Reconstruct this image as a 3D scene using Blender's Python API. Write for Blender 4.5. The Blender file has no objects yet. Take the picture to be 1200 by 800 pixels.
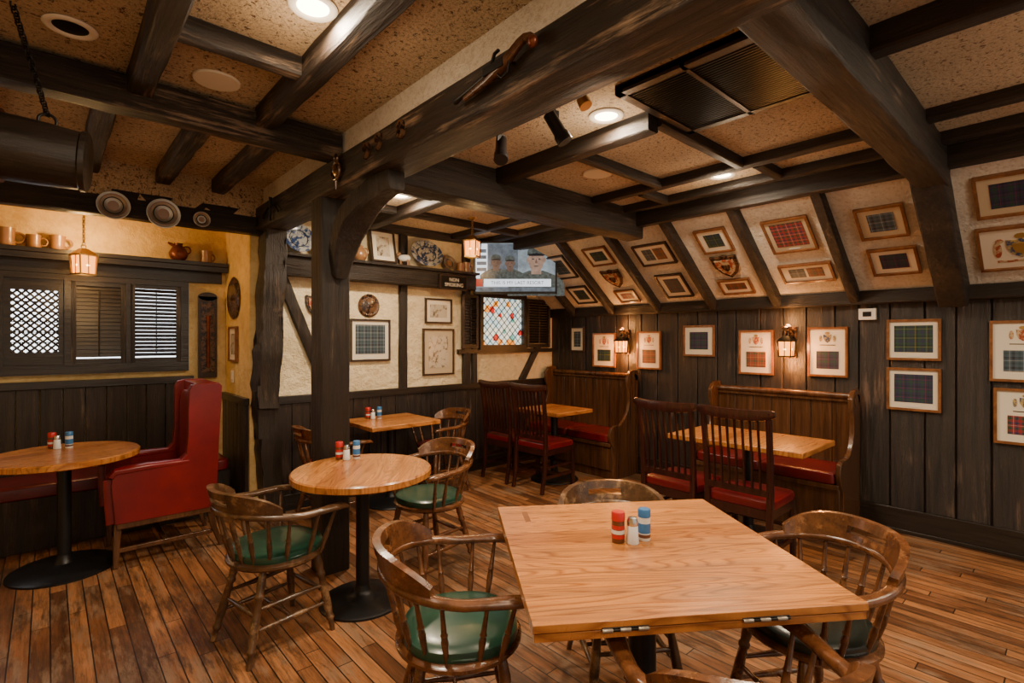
import bpy, math, random
from mathutils import Vector, Matrix
random.seed(7)
V=Vector
C=bpy.context.scene.collection
# ------------------------------------------------------------------ materials
def newmat(name,col=(.5,.5,.5),rough=.5,metal=0.,emit=None,es=0.,coat=0.,trans=0.):
    m=bpy.data.materials.new(name); m.use_nodes=True
    b=m.node_tree.nodes['Principled BSDF']
    b.inputs['Base Color'].default_value=(*col,1); b.inputs['Roughness'].default_value=rough
    b.inputs['Metallic'].default_value=metal
    b.inputs['Coat Weight'].default_value=coat; b.inputs['Coat Roughness'].default_value=.15
    b.inputs['Transmission Weight'].default_value=trans
    if emit: b.inputs['Emission Color'].default_value=(*emit,1); b.inputs['Emission Strength'].default_value=es
    return m
class NT:
    def __init__(s,m): s.m=m; s.t=m.node_tree; s.b=s.t.nodes['Principled BSDF']
    def n(s,ty,**k):
        x=s.t.nodes.new(ty)
        for a,b in k.items(): setattr(x,a,b)
        return x
    def l(s,a,b): s.t.links.new(a,b)
    def math(s,op,a,b=None):
        x=s.n('ShaderNodeMath',operation=op)
        for i,q in enumerate((a,b)):
            if q is None: continue
            if isinstance(q,(int,float)): x.inputs[i].default_value=q
            else: s.l(q,x.inputs[i])
        return x.outputs[0]
    def ramp(s,fac,stops,interp='LINEAR'):
        r=s.n('ShaderNodeValToRGB'); cr=r.color_ramp; cr.interpolation=interp
        while len(cr.elements)<len(stops): cr.elements.new(.5)
        for e,(p,c) in zip(cr.elements,stops):
            e.position=p; e.color=(*c,1) if len(c)==3 else c
        s.l(fac,r.inputs[0]); return r.outputs[0]
    def noise(s,scale,vec,detail=4,rough=.6):
        x=s.n('ShaderNodeTexNoise'); x.inputs['Scale'].default_value=scale
        x.inputs['Detail'].default_value=detail; x.inputs['Roughness'].default_value=rough
        s.l(vec,x.inputs['Vector']); return x.outputs[0]
    def map(s,vec,sc):
        x=s.n('ShaderNodeMapping'); x.inputs['Scale'].default_value=sc; s.l(vec,x.inputs[0]); return x.outputs[0]
    def obj(s): return s.n('ShaderNodeTexCoord').outputs['Object']
    def mix(s,fac,a,b,mode='MIX'):
        x=s.n('ShaderNodeMix',data_type='RGBA',blend_type=mode)
        if isinstance(fac,(int,float)): x.inputs[0].default_value=fac
        else: s.l(fac,x.inputs[0])
        for i,q in ((6,a),(7,b)):
            if isinstance(q,tuple): x.inputs[i].default_value=(*q,1)
            else: s.l(q,x.inputs[i])
        return x.outputs[2]
    def bump(s,h,st=.3,dist=.01):
        x=s.n('ShaderNodeBump'); x.inputs['Strength'].default_value=st; x.inputs['Distance'].default_value=dist
        s.l(h,x.inputs['Height']); s.l(x.outputs[0],s.b.inputs['Normal'])
    def col(s,c): s.l(c,s.b.inputs['Base Color'])

def wood(name,dark,light,axis=2,sc=1.,rough=.5,bump=.3,wear=None,wt=.6,coat=0.,dist=.01):
    m=newmat(name,rough=rough,coat=coat); k=NT(m); o=k.obj()
    s=[30*sc]*3
    if axis is not None: s[axis]=1.8*sc
    else: s=[9*sc]*3
    g=k.noise(1,k.map(o,s),9,.72)
    c=k.ramp(g,[(.34,dark),(.66,light)])
    if wear:
        s2=[16*sc]*3
        if axis is not None: s2[axis]=1.1*sc
        else: s2=[7*sc]*3
        w=k.noise(1,k.map(o,s2),9,.8)
        big=k.noise(2.4,o,3,.6)
        w=k.math('ADD',k.math('MULTIPLY',w,.7),k.math('MULTIPLY',big,.3))
        w=k.ramp(w,[(wt,(0,0,0)),(min(wt+.1,.99),(1,1,1))])
        c=k.mix(w,c,wear)
        if axis is not None: k.l(k.ramp(g,[(.3,(rough+.22,)*3),(.7,(rough-.04,)*3)]),k.b.inputs['Roughness'])
    k.col(c); k.bump(g,bump,dist); return m
def planks(name,ax,al,width,length,stops,gap=(.02,.01,.006),gapw=.03,rough=.35,grain=.5,coat=0.,bumps=.15,worn=None,cath=False):
    m=newmat(name,rough=rough,coat=coat); k=NT(m); o=k.obj()
    sp=k.n('ShaderNodeSeparateXYZ'); k.l(o,sp.inputs[0])
    u=k.math('DIVIDE',k.math('ADD',sp.outputs[ax],50.),width); row=k.math('FLOOR',u)
    wn=k.n('ShaderNodeTexWhiteNoise',noise_dimensions='1D'); k.l(row,wn.inputs['W'])
    v=k.math('ADD',k.math('DIVIDE',sp.outputs[al],length),k.math('MULTIPLY',wn.outputs[0],9.))
    cell=k.math('FLOOR',v); cb=k.n('ShaderNodeCombineXYZ'); k.l(row,cb.inputs[0]); k.l(cell,cb.inputs[1])
    w2=k.n('ShaderNodeTexWhiteNoise',noise_dimensions='3D'); k.l(cb.outputs[0],w2.inputs['Vector'])
    c=k.ramp(w2.outputs[0],stops)
    off=k.n('ShaderNodeVectorMath',operation='MULTIPLY_ADD'); k.l(w2.outputs['Color'],off.inputs[0]); off.inputs[1].default_value=(3,3,3)
    s=[1,1,1]; s[ax]=38; s[al]=2.2
    k.l(k.map(o,s),off.inputs[2])
    g=k.noise(1,off.outputs[0],8,.75)
    gr=k.ramp(g,[(.32,(1-grain,)*3),(.58,(1.12,)*3)])
    c=k.mix(1.,c,gr,'MULTIPLY')
    if cath:
        off2=k.n('ShaderNodeVectorMath',operation='MULTIPLY_ADD'); k.l(w2.outputs['Color'],off2.inputs[0]); off2.inputs[1].default_value=(7,7,7)
        s4=[1,1,1]; s4[ax]=9; s4[al]=1.0; k.l(k.map(o,s4),off2.inputs[2])
        h2=k.noise(1,off2.outputs[0],1,.4)
        fr_=k.math('FRACT',k.math('MULTIPLY',h2,22.))
        c=k.mix(1.,c,k.ramp(fr_,[(0,(.55,.46,.38)),(.25,(1,1,1)),(.8,(1.05,1.05,1.05)),(1,(.64,.55,.47))]),'MULTIPLY')
    big=k.noise(1.3,o,4,.6); c=k.mix(1.,c,k.ramp(big,[(.3,(.60,.58,.56) if not cath else (.85,.84,.83)),(.65,(1.1,1.1,1.1))]),'MULTIPLY')
    if worn:
        s3=[1,1,1]; s3[ax]=14; s3[al]=2.5
        wv=k.math('ADD',k.math('MULTIPLY',k.noise(1,k.map(o,s3),7,.75),.65),k.math('MULTIPLY',k.noise(2.0,o,3,.6),.35))
        wf=k.ramp(wv,[(.50,(0,0,0)),(.60,(.75,.75,.75))]); c=k.mix(wf,c,worn)
        s5=[1,1,1]; s5[ax]=22; s5[al]=3.5
        dv=k.math('ADD',k.math('MULTIPLY',k.noise(1,k.map(o,s5),8,.8),.6),k.math('MULTIPLY',k.noise(1.1,o,3,.6),.4))
        df=k.ramp(dv,[(.42,(.85,.85,.85)),(.50,(0,0,0))]); c=k.mix(df,c,(.055,.028,.014))
    fu=k.math('FRACT',u); e=k.math('LESS_THAN',fu,gapw); fv=k.math('FRACT',v); e2=k.math('LESS_THAN',fv,.004)
    e=k.math('MAXIMUM',e,e2)
    c=k.mix(e,c,gap); k.col(c)
    h=k.math('SUBTRACT',g,k.math('MULTIPLY',e,1.5)); k.bump(h,bumps,.004)
    k.l(k.ramp(g,[(.2,(rough+.15,)*3),(.8,(rough-.08,)*3)]),k.b.inputs['Roughness'])
    return m
def stucco(name,a,b,sc=60,st=.6,dist=.02,lo=.36,hi=.55,pit=None):
    m=newmat(name,rough=.9); k=NT(m); o=k.obj()
    n=k.noise(sc,o,5,.7); p=k.noise(2.2,o,3,.5)
    c=k.ramp(n,[(lo,b),(hi,a)])
    if pit:
        q=k.noise(sc*.55,o,3,.8); c=k.mix(k.ramp(q,[(.37,(1,1,1)),(.43,(0,0,0))]),c,pit)
    c=k.mix(1.,c,k.ramp(p,[(.3,(.84,.82,.79)),(.7,(1.08,1.08,1.08))]),'MULTIPLY')
    k.col(c); k.bump(n,st,dist); return m
M={}
BW=(.17,.115,.075)
M['beamX']=wood('aged_beam_wood_x',(.005,.0035,.0025),(.026,.016,.011),0,1,.40,1.,BW,.57,dist=.02)
M['beamY']=wood('aged_beam_wood_y',(.005,.0035,.0025),(.026,.016,.011),1,1,.40,1.,BW,.57,dist=.02)
M['beamXw']=wood('worn_beam_wood_x',(.006,.004,.003),(.032,.020,.013),0,1,.42,1.,(.33,.22,.14),.53,dist=.02)
M['beamYw']=wood('worn_beam_wood_y',(.006,.004,.003),(.032,.020,.013),1,1,.42,1.,(.33,.22,.14),.53,dist=.02)
M['beamZ']=wood('aged_beam_wood_z',(.005,.0035,.0025),(.026,.016,.011),2,1,.36,1.,(.11,.068,.042),.57,dist=.02)
M['panel']=wood('dark_panelling',(.005,.004,.0035),(.038,.026,.021),2,.8,.27,1.,(.14,.09,.065),.55,dist=.012)
M['panelX']=wood('dark_rail_wood',(.006,.0045,.0035),(.026,.018,.014),0,1,.33,.4)
M['panelY']=wood('dark_trim_wood',(.006,.0045,.0035),(.026,.018,.014),1,1,.33,.4)
M['floor']=planks('strip_floor',0,1,.076,1.3,[(0,(.10,.038,.015)),(.25,(.25,.098,.036)),(.6,(.40,.172,.064)),(.82,(.30,.12,.043)),(1,(.15,.06,.025))],rough=.36,grain=.72,gapw=.075,gap=(.009,.005,.003),worn=(.25,.16,.10),bumps=.4)
M['oak']=planks('oak_tabletop',1,0,.12,6,[(0,(.44,.165,.038)),(.5,(.54,.215,.052)),(1,(.37,.13,.028))],gap=(.20,.072,.018),gapw=.014,rough=.27,grain=.46,coat=.22,bumps=.05,cath=True)
M['oakedge']=wood('oak_edge',(.18,.07,.02),(.40,.17,.05),0,1,.35,.1)
M['chair']=wood('worn_chair_wood',(.04,.014,.006),(.16,.058,.019),None,1.4,.24,.15,(.34,.145,.052),.55,coat=.3)
M['chairdk']=wood('worn_grey_chair_wood',(.032,.016,.008),(.12,.056,.025),None,1.4,.28,.2,(.30,.175,.085),.53,coat=.2)
M['mahog']=wood('mahogany',(.014,.004,.003),(.045,.011,.008),2,.8,.25,.08,coat=.25)
M['settle']=wood('settle_wood',(.032,.013,.005),(.125,.052,.020),2,.7,.27,.15,coat=.2)
M['ceil']=stucco('cork_plaster',(.80,.60,.37),(.46,.29,.15),70,1.,.03,.34,.52,pit=(.16,.085,.04))
M['ceilr']=stucco('cream_cork_plaster',(.82,.66,.46),(.52,.37,.22),70,1.,.03,.34,.52,pit=(.28,.17,.10))
M['slope']=stucco('rough_cream_stucco',(.90,.83,.72),(.70,.60,.48),40,1.,.03,.30,.52)
M['cream']=stucco('cream_plaster',(.78,.66,.44),(.66,.54,.33),9,.9,.05)
M['yellow']=stucco('yellow_plaster',(.76,.55,.24),(.64,.43,.16),9,.6,.03)
def leather(name,a,b,r=.3):
    m=newmat(name,rough=r,coat=.15); k=NT(m); o=k.obj()
    k.col(k.ramp(k.noise(5,o,3),[(.3,a),(.7,b)])); 
    k.bump(k.noise(160,o,2),.12,.002); return m
M['red']=leather('red_leather',(.12,.004,.005),(.20,.007,.009))
M['dred']=leather('dark_red_leather',(.085,.004,.006),(.16,.006,.010))
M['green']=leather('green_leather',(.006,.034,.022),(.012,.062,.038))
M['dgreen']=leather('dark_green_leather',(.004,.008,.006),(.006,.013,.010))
M['iron']=newmat('black_iron',(.012,.011,.010),.45,.6)
M['table_iron']=newmat('table_base_iron',(.018,.018,.02),.35,.5)
M['brass']=newmat('brass',(.50,.32,.11),.28,1.)
M['pewter']=newmat('pewter',(.36,.31,.25),.35,.8)
M['steel']=newmat('steel',(.6,.6,.62),.25,1.)
M['white']=newmat('white_trim',(.75,.70,.62),.5)
M['black']=newmat('black_plastic',(.01,.01,.012),.3)
M['matboard']=newmat('mat_board',(.70,.63,.51),.6)
M['matbeige']=newmat('mat_board_beige',(.50,.40,.27),.6)
M['frame']=wood('walnut_frame',(.11,.038,.014),(.26,.105,.036),None,2,.3,.05,coat=.3)
M['dframe']=wood('dark_frame',(.02,.012,.01),(.05,.03,.02),None,2,.3,.05)
M['lamp']=newmat('lamp_glow',(1,.9,.7),.4,emit=(1,.80,.50),es=18)
M['amber']=newmat('amber_glass',(.8,.3,.04),.2,emit=(1,.30,.035),es=4)
M['flame']=newmat('bulb_glow',(1,.7,.3),.2,emit=(1,.55,.16),es=18)
M['glassw']=newmat('leaded_glass_glow',(.8,.85,.9),.3,emit=(.92,.96,1.),es=4.5)  # daylight behind the window put into the pane as emission
M['clay']=newmat('stoneware',(.26,.13,.055),.35,coat=.3)
M['gold']=newmat('gilt',(.45,.28,.09),.4,.6)
M['capred']=newmat('red_cap',(.45,.012,.012),.35)
M['blue']=newmat('blue_label',(.03,.14,.34),.4)
M['label']=newmat('paper_label',(.65,.64,.60),.5)
M['spice']=newmat('spice_brown',(.10,.03,.012),.3,coat=.5)
M['glass']=newmat('salt_glass',(.7,.72,.72),.12,coat=.6)
M['copper']=wood('aged_copper',(.07,.018,.009),(.22,.055,.022),None,1,.35,.1)
M['copper'].node_tree.nodes['Principled BSDF'].inputs['Metallic'].default_value=.5
m=newmat('stained_glass_glow',rough=.3); k=NT(m); o=k.obj()
vo=k.n('ShaderNodeTexVoronoi'); vo.inputs['Scale'].default_value=15; vo.inputs['Randomness'].default_value=.6; k.l(o,vo.inputs['Vector'])
sx=k.n('ShaderNodeSeparateXYZ'); k.l(vo.outputs['Color'],sx.inputs[0])
cc=k.ramp(sx.outputs[0],[(0,(.50,.74,.78)),(.3,(.80,.84,.70)),(.66,(.95,.32,.03)),(.75,(.50,.02,.015)),(.80,(.12,.42,.34)),(.86,(.66,.80,.80))],'CONSTANT')
k.col(cc); k.l(cc,k.b.inputs['Emission Color']); k.b.inputs['Emission Strength'].default_value=1.2  # pane emits its own colours in place of backlight from outside
M['stained']=m
def platemat(name,a,b,sc,lo=.46,hi=.54):
    m=newmat(name,rough=.25,coat=.3); k=NT(m); o=k.obj()
    k.col(k.ramp(k.noise(sc,o,4,.7),[(lo,a),(hi,b)])); return m
M['delft']=platemat('blue_transferware',(.02,.05,.15),(.38,.40,.40),26)
M['carved']=platemat('carved_dark',(.02,.010,.006),(.12,.06,.03),22)
M['sketch']=platemat('engraving',(.10,.07,.05),(.52,.46,.36),22,.36,.5)
M['crest']=platemat('painted_crest',(.32,.06,.03),(.50,.38,.22),28)
M['crestb']=platemat('painted_crest_blue',(.04,.07,.16),(.45,.33,.12),34)
def tartan(name,base,stripes,k1=.07):
    m=newmat(name,rough=.55); k=NT(m); o=k.obj()
    sp=k.n('ShaderNodeSeparateXYZ'); k.l(o,sp.inputs[0])
    def one(ch):
        u=k.math('FRACT',k.math('DIVIDE',k.math('ADD',sp.outputs[ch],5.),k1))
        st=[(0,base)]
        for (p,w,c) in stripes: st+= [(p,c),(p+w,base)]
        return k.ramp(u,st,'CONSTANT')
    k.col(k.mix(.5,one(0),one(1))); return m
G=(.012,.05,.03);N_=(.018,.022,.065);R_=(.26,.016,.018);K=(.008,.008,.01);Y_=(.36,.27,.06);W=(.40,.40,.37)
TT=[tartan('tartan_green_navy',G,[(.1,.28,N_),(.22+.2,.04,K),(.6,.03,Y_),(.75,.12,K)]),
    tartan('tartan_red',R_,[(.12,.24,G),(.5,.04,W),(.66,.2,N_)]),
    tartan('tartan_navy',N_,[(.1,.25,G),(.5,.03,R_),(.7,.12,K)]),
    tartan('tartan_slate',(.05,.08,.11),[(.1,.2,(.02,.05,.06)),(.45,.04,W),(.65,.2,K)]),
    tartan('tartan_rust',(.17,.045,.03),[(.15,.22,(.02,.07,.05)),(.5,.05,K),(.72,.04,Y_)])]
# ------------------------------------------------------------------ builder
class B:
    def __init__(s): s.v=[];s.f=[];s.m=[];s.s=[];s.mats=[]
    def add(s,vs,fs,mat,smooth=False,Mx=None):
        if isinstance(mat,str): mat=M[mat]
        if mat not in s.mats: s.mats.append(mat)
        i=s.mats.index(mat); o=len(s.v)
        for p in vs:
            p=V(p); s.v.append(tuple(Mx@p if Mx else p))
        for f in fs: s.f.append(tuple(o+a for a in f)); s.m.append(i); s.s.append(smooth)
    def hexa(s,vs,mat,Mx=None):
        s.add(vs,[(0,3,2,1),(4,5,6,7),(0,1,5,4),(1,2,6,5),(2,3,7,6),(3,0,4,7)],mat,False,Mx)
    def b(s,x0,x1,y0,y1,z0,z1,mat,Mx=None):
        s.hexa([(x0,y0,z0),(x1,y0,z0),(x1,y1,z0),(x0,y1,z0),(x0,y0,z1),(x1,y0,z1),(x1,y1,z1),(x0,y1,z1)],mat,Mx)
    def tube(s,p0,p1,prof,mat,seg=12,Mx=None,smooth=True):
        p0=V(p0);p1=V(p1);d=(p1-p0);a=d.normalized()
        u=a.orthogonal().normalized();w=a.cross(u)
        vs=[];fs=[]
        for (t,r) in prof:
            for i in range(seg):
                an=2*math.pi*i/seg; vs.append(p0+d*t+u*(r*math.cos(an))+w*(r*math.sin(an)))
        n=len(prof)
        for j in range(n-1):
            for i in range(seg):
                q=(i+1)%seg; fs.append((j*seg+i,j*seg+q,(j+1)*seg+q,(j+1)*seg+i))
        fs.append(tuple(reversed(range(seg)))); fs.append(tuple((n-1)*seg+i for i in range(seg)))
        s.add(vs,fs,mat,smooth,Mx)
    def lathe(s,o,prof,mat,seg=32,Mx=None):
        vs=[];fs=[];o=V(o)
        for (r,z) in prof:
            for i in range(seg):
                an=2*math.pi*i/seg; vs.append(o+V((max(r,1e-4)*math.cos(an),max(r,1e-4)*math.sin(an),z)))
        n=len(prof)
        for j in range(n-1):
            for i in range(seg):
                q=(i+1)%seg; fs.append((j*seg+i,j*seg+q,(j+1)*seg+q,(j+1)*seg+i))
        fs.append(tuple(reversed(range(seg)))); fs.append(tuple((n-1)*seg+i for i in range(seg)))
        s.add(vs,fs,mat,True,Mx)
    def sweep(s,path,wh,mat,up=(0,0,1),seg=10,Mx=None,e=.6):
        path=[V(p) for p in path]; n=len(path); up=V(up); vs=[];fs=[]
        for j,p in enumerate(path):
            t=(path[min(j+1,n-1)]-path[max(j-1,0)]).normalized()
            sd=t.cross(up).normalized(); u2=sd.cross(t).normalized()
            w,h=wh[j] if isinstance(wh,list) else wh
            for i in range(seg):
                a=2*math.pi*(i+.5)/seg; c=math.cos(a);q=math.sin(a)
                c=math.copysign(abs(c)**e,c);q=math.copysign(abs(q)**e,q)
                vs.append(p+sd*(c*w/2)+u2*(q*h/2))
        for j in range(n-1):
            for i in range(seg):
                q=(i+1)%seg; fs.append((j*seg+i,j*seg+q,(j+1)*seg+q,(j+1)*seg+i))
        fs.append(tuple(reversed(range(seg)))); fs.append(tuple((n-1)*seg+i for i in range(seg)))
        s.add(vs,fs,mat,True,Mx)
    def prism(s,poly,t0,t1,mat,Mx=None,smooth=False):
        n=len(poly); vs=[(x,y,t0) for x,y in poly]+[(x,y,t1) for x,y in poly]
        fs=[tuple(reversed(range(n))),tuple(range(n,2*n))]+[(i,(i+1)%n,n+(i+1)%n,n+i) for i in range(n)]
        s.add(vs,fs,mat,smooth,Mx)
    def sup(s,c,r,mat,e1=.3,e2=.4,nu=28,nv=12,Mx=None):
        def pw(x,e): return math.copysign(abs(x)**e,x)
        vs=[];fs=[]
        for j in range(nv+1):
            ph=-math.pi/2+math.pi*j/nv
            for i in range(nu):
                th=2*math.pi*i/nu
                vs.append((c[0]+r[0]*pw(math.cos(ph),e1)*pw(math.cos(th),e2),c[1]+r[1]*pw(math.cos(ph),e1)*pw(math.sin(th),e2),c[2]+r[2]*pw(math.sin(ph),e1)))
        for j in range(nv):
            for i in range(nu):
                q=(i+1)%nu; fs.append((j*nu+i,j*nu+q,(j+1)*nu+q,(j+1)*nu+i))
        s.add(vs,fs,mat,True,Mx)
    def torus(s,c,R,r,mat,Mx=None,nu=20,nv=8):
        vs=[];fs=[]
        for i in range(nu):
            a=2*math.pi*i/nu
            for j in range(nv):
                b=2*math.pi*j/nv
                vs.append((c[0]+(R+r*math.cos(b))*math.cos(a),c[1]+(R+r*math.cos(b))*math.sin(a),c[2]+r*math.sin(b)))
        for i in range(nu):
            for j in range(nv):
                fs.append((i*nv+j,((i+1)%nu)*nv+j,((i+1)%nu)*nv+(j+1)%nv,i*nv+(j+1)%nv))
        s.add(vs,fs,mat,True,Mx)
    def beam(s,p0,p1,w,h,mat,jit=.006,up=(0,0,1),step=.14,ch=.010):
        p0=V(p0);p1=V(p1);L=(p1-p0).length;n=max(2,int(L/step));t=(p1-p0).normalized();up=V(up)
        sd=t.cross(up).normalized();u2=sd.cross(t).normalized(); vs=[];fs=[]
        a=w/2;b=h/2
        cs=[(a-ch,-b),(a,-b+ch),(a,b-ch),(a-ch,b),(-a+ch,b),(-a,b-ch),(-a,-b+ch),(-a+ch,-b)]
        for j in range(n+1):
            p=p0.lerp(p1,j/n)
            for (x,y) in cs: vs.append(p+sd*(x+random.uniform(-jit,jit))+u2*(y+random.uniform(-jit,jit)))
        for j in range(n):
            for i in range(8):
                q=(i+1)%8; fs.append((j*8+i,j*8+q,(j+1)*8+q,(j+1)*8+i))
        fs.append(tuple(reversed(range(8)))); fs.append(tuple(n*8+i for i in range(8)))
        s.add(vs,fs,mat,False)
    def mesh(s,name):
        me=bpy.data.meshes.new(name); me.from_pydata(s.v,[],s.f)
        for mt in s.mats: me.materials.append(mt)
        me.polygons.foreach_set('material_index',s.m); me.polygons.foreach_set('use_smooth',s.s)
        me.update()
        try: me.set_sharp_from_angle(angle=math.radians(42))
        except Exception: pass
        return me
    def obj(s,name,Mx=None,bevel=0):
        return put(s.mesh(name),name,Mx,bevel)
def put(me,name,Mx=None,bevel=0):
    o=bpy.data.objects.new(name,me); C.objects.link(o)
    if Mx: o.matrix_world=Mx
    if bevel:
        md=o.modifiers.new('bevel','BEVEL'); md.width=bevel; md.segments=2; md.limit_method='ANGLE'; md.angle_limit=math.radians(40)
    return o
def TR(x,y,z=0,ang=0): return Matrix.Translation((x,y,z))@Matrix.Rotation(ang,4,'Z')
def basis(o,u,v):
    u=V(u).normalized();v=V(v).normalized();n=u.cross(v)
    return Matrix(((u.x,v.x,n.x,o[0]),(u.y,v.y,n.y,o[1]),(u.z,v.z,n.z,o[2]),(0,0,0,1)))
# ------------------------------------------------------------------ room shell
XR=5.05; YF=4.78; YA=5.55
b=B(); b.b(-1.2,5.3,-2.2,5.75,-.06,0,'floor'); b.obj('floor')
b=B(); b.b(XR,XR+.12,-2.2,4.9,0,2.0,'panel')
y=-2.2
while y<4.77:
    w=random.uniform(.17,.25); y1=min(y+w,4.78)
    b.b(XR-.022-random.uniform(0,.003),XR,y+.005,y1-.005,.0,1.82,'panel'); y+=w
b.obj('wall_right',bevel=.005)
b=B(); b.b(XR-.05,XR-.02,-2.2,YF,0,.19,'panelY'); b.b(XR-.065,XR-.02,-2.2,YF,0,.03,'panelY'); b.obj('baseboard_right',bevel=.004)
b=B(); b.beam((XR-.05,-2.2,1.865),(XR-.05,YF,1.865),.10,.11,'beamY',.002); b.obj('trim_1')
b=B(); b.b(1.30,XR+.1,YF,YF+.1,0,2.85,'cream'); b.obj('wall_far')
b=B(); x=1.45
while x<XR-.03:
    w=random.uniform(.13,.18); x1=min(x+w,XR-.03); b.b(x+.003,x1-.003,YF-.03-random.uniform(0,.003),YF,0,.97,'panel'); x+=w
b.b(1.4,XR-.03,YF-.05,YF,.95,1.02,'panelX'); b.b(1.4,XR-.03,YF-.045,YF,0,.14,'panelX'); b.obj('wainscot_far',bevel=.003)
b=B(); b.b(-1.2,1.4,YA,YA+.1,0,2.75,'yellow'); b.obj('wall_alcove_back')
b=B(); b.b(1.28,1.38,YF-.02,YA,0,2.7,'yellow'); b.obj('wall_alcove_side')
b=B(); y=YF
while y<YA: b.b(1.25,1.28,y+.003,y+.125,0,.98,'panel'); y+=.128
b.b(1.235,1.28,YF-.02,YA,.96,1.02,'panelY'); b.obj('wainscot_alcove',bevel=.003)
b=B(); b.b(-1.3,-1.2,-2.2,5.7,0,2.9,'yellow'); b.obj('wall_left')
b=B(); b.b(-1.2,1.36,YF-.1,YA+.1,2.62,2.68,'ceil'); b.b(-1.2,1.36,4.66,4.84,2.55,2.86,'ceil'); b.obj('ceiling_alcove')
b=B(); b.b(-1.2,1.42,-2.2,4.8,2.80,2.86,'ceil')
b.obj('ceiling')
b=B(); b.b(1.36,1.46,-2.2,4.78,2.56,2.84,'slope'); b.obj('ceiling_fascia')
b=B(); b.b(1.42,4.0,-2.2,YF,2.70,2.76,'ceilr'); b.obj('ceiling')
b=B(); Mx=basis((0,-2.2,0),(1,0,0),(0,0,1))
b.prism([(5.05,1.86),(3.945,2.70),(3.945,2.78),(5.12,1.9)],0,-(YF+2.2),'slope',Mx); b.obj('ceiling_slope')
# ------------------------------------------------------------------ beams
def beamobj(name,*a,**k):
    b=B(); b.beam(*a,**k); return b.obj(name)
beamobj('main_beam',(1.41,-2.0,2.535),(1.41,4.76,2.535),.22,.19,'beamYw',.003,step=.25)
beamobj('cross_beam',(1.5,.62,2.575),(4.06,.62,2.575),.16,.24,'beamX',.003)
beamobj('cross_beam',(1.5,2.80,2.57),(4.06,2.80,2.57),.18,.25,'beamX',.003)
beamobj('alcove_header_beam',(-1.2,4.72,2.51),(1.36,4.72,2.51),.12,.20,'beamX',.003)
beamobj('cross_beam',(-1.2,3.10,2.70),(1.34,3.10,2.70),.13,.16,'beamXw',.003)
for X in (-.35,.33,.90): beamobj('ceiling_joist',(X,-1.6,2.75),(X,3.05,2.75),.10,.12,'beamYw',.003)
for X in (-.25,.22,.65,1.02): beamobj('ceiling_joist',(X,3.16,2.75),(X,4.68,2.75),.10,.11,'beamYw',.004)
beamobj('ceiling_joist',(.38,2.40,2.76),(.86,2.40,2.76),.08,.09,'beamXw',.003)
for (X,a,c,z) in ((2.34,1.50,2.71,2.655),(2.34,2.9,4.76,2.655),(2.34,-1.6,.54,2.655),(3.38,.70,2.71,2.682),(3.38,2.9,4.76,2.682),(3.38,-1.6,.54,2.682)):
    beamobj('ceiling_joist',(X,a,z),(X,c,z),.09,.11 if X<3 else .08,'beamY',.002)
beamobj('knee_beam',(4.00,-1.6,2.61),(4.00,4.76,2.61),.10,.13,'beamY',.002)
beamobj('knee_beam',(3.80,-1.6,2.672),(3.80,4.76,2.672),.08,.07,'beamY',.002)
for (Y,a,c) in ((1.50,2.38,3.35),(2.10,2.38,3.35),(1.42,3.42,3.77),(2.3,3.42,3.77),(3.5,1.5,2.3),(3.5,2.38,3.35),(4.1,1.5,2.3),(4.1,2.38,3.35),(3.5,3.42,3.77),(4.1,3.42,3.77)):
    beamobj('ceiling_joist',(a,Y,2.67),(c,Y,2.67),.06,.07,'beamX',.002)
sv=V((-.794,0,.608)); nn=V((-.608,0,-.794))
def rafter(Y,w,th):
    b=B(); o=nn*(th*.35)
    b.beam(V((5.0,Y,1.88))+o,V((4.0,Y,2.645))+o,w,th,'beamX',.002,up=nn); b.obj('rafter')
for Y in (1.27,1.88,2.49,3.12,3.74,4.34): rafter(Y,.075,.09)
rafter(.64,.17,.18); rafter(-.2,.08,.09)
b=B(); b.beam((1.40,3.36,0),(1.40,3.36,2.46),.19,.19,'beamZ',.002,up=(1,0,0)); b.obj('timber_post')
b=B()
pts=[(1.41,2.50,2.40),(1.41,2.68,2.385),(1.41,2.85,2.345),(1.41,3.0,2.28),(1.41,3.12,2.19),(1.41,3.20,2.08),(1.41,3.26,1.94)]
b.sweep(pts,[(.13,.10),(.14,.13),(.14,.16),(.14,.19),(.14,.17),(.14,.14),(.13,.09)],'beamZ',up=(1,0,0),seg=8,e=.3)
b.obj('curved_brace')
b=B(); b.beam((1.43,4.64,0),(1.36,4.66,1.1),.16,.16,'beamZ',.012,up=(1,0,0),step=.1); b.beam((1.37,4.65,.95),(1.43,4.62,2.45),.19,.17,'beamZ',.02,up=(1,0,0),step=.09)
b.obj('rough_hewn_post')
b=B()
b.beam((2.76,YF-.015,1.0),(2.76,YF-.015,2.7),.09,.05,'beamZ',.003,up=(0,1,0))
b.beam((1.52,YF-.015,2.12),(1.98,YF-.015,1.0),.10,.05,'beamZ',.003,up=(0,1,0))
b.beam((3.58,YF-.02,1.0),(3.58,YF-.02,2.7),.10,.06,'beamZ',.003,up=(0,1,0))
b.beam((4.45,YF-.015,1.0),(4.75,YF-.015,1.44),.09,.05,'beamZ',.003,up=(0,1,0))
b.beam((3.7,YF-.015,1.0),(3.7,YF-.015,1.44),.07,.05,'beamZ',.003,up=(0,1,0))
b.beam((1.5,YF-.03,2.66),(5.0,YF-.03,2.66),.07,.09,'beamX',.002)
b.obj('wall_timber_framing')
b=B(); b.beam((1.5,YF-.08,2.17),(3.62,YF-.08,2.17),.15,.17,'beamX',.003); b.b(1.5,3.64,YF-.2,YF,2.25,2.275,'beamX'); b.obj('plate_shelf')
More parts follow.
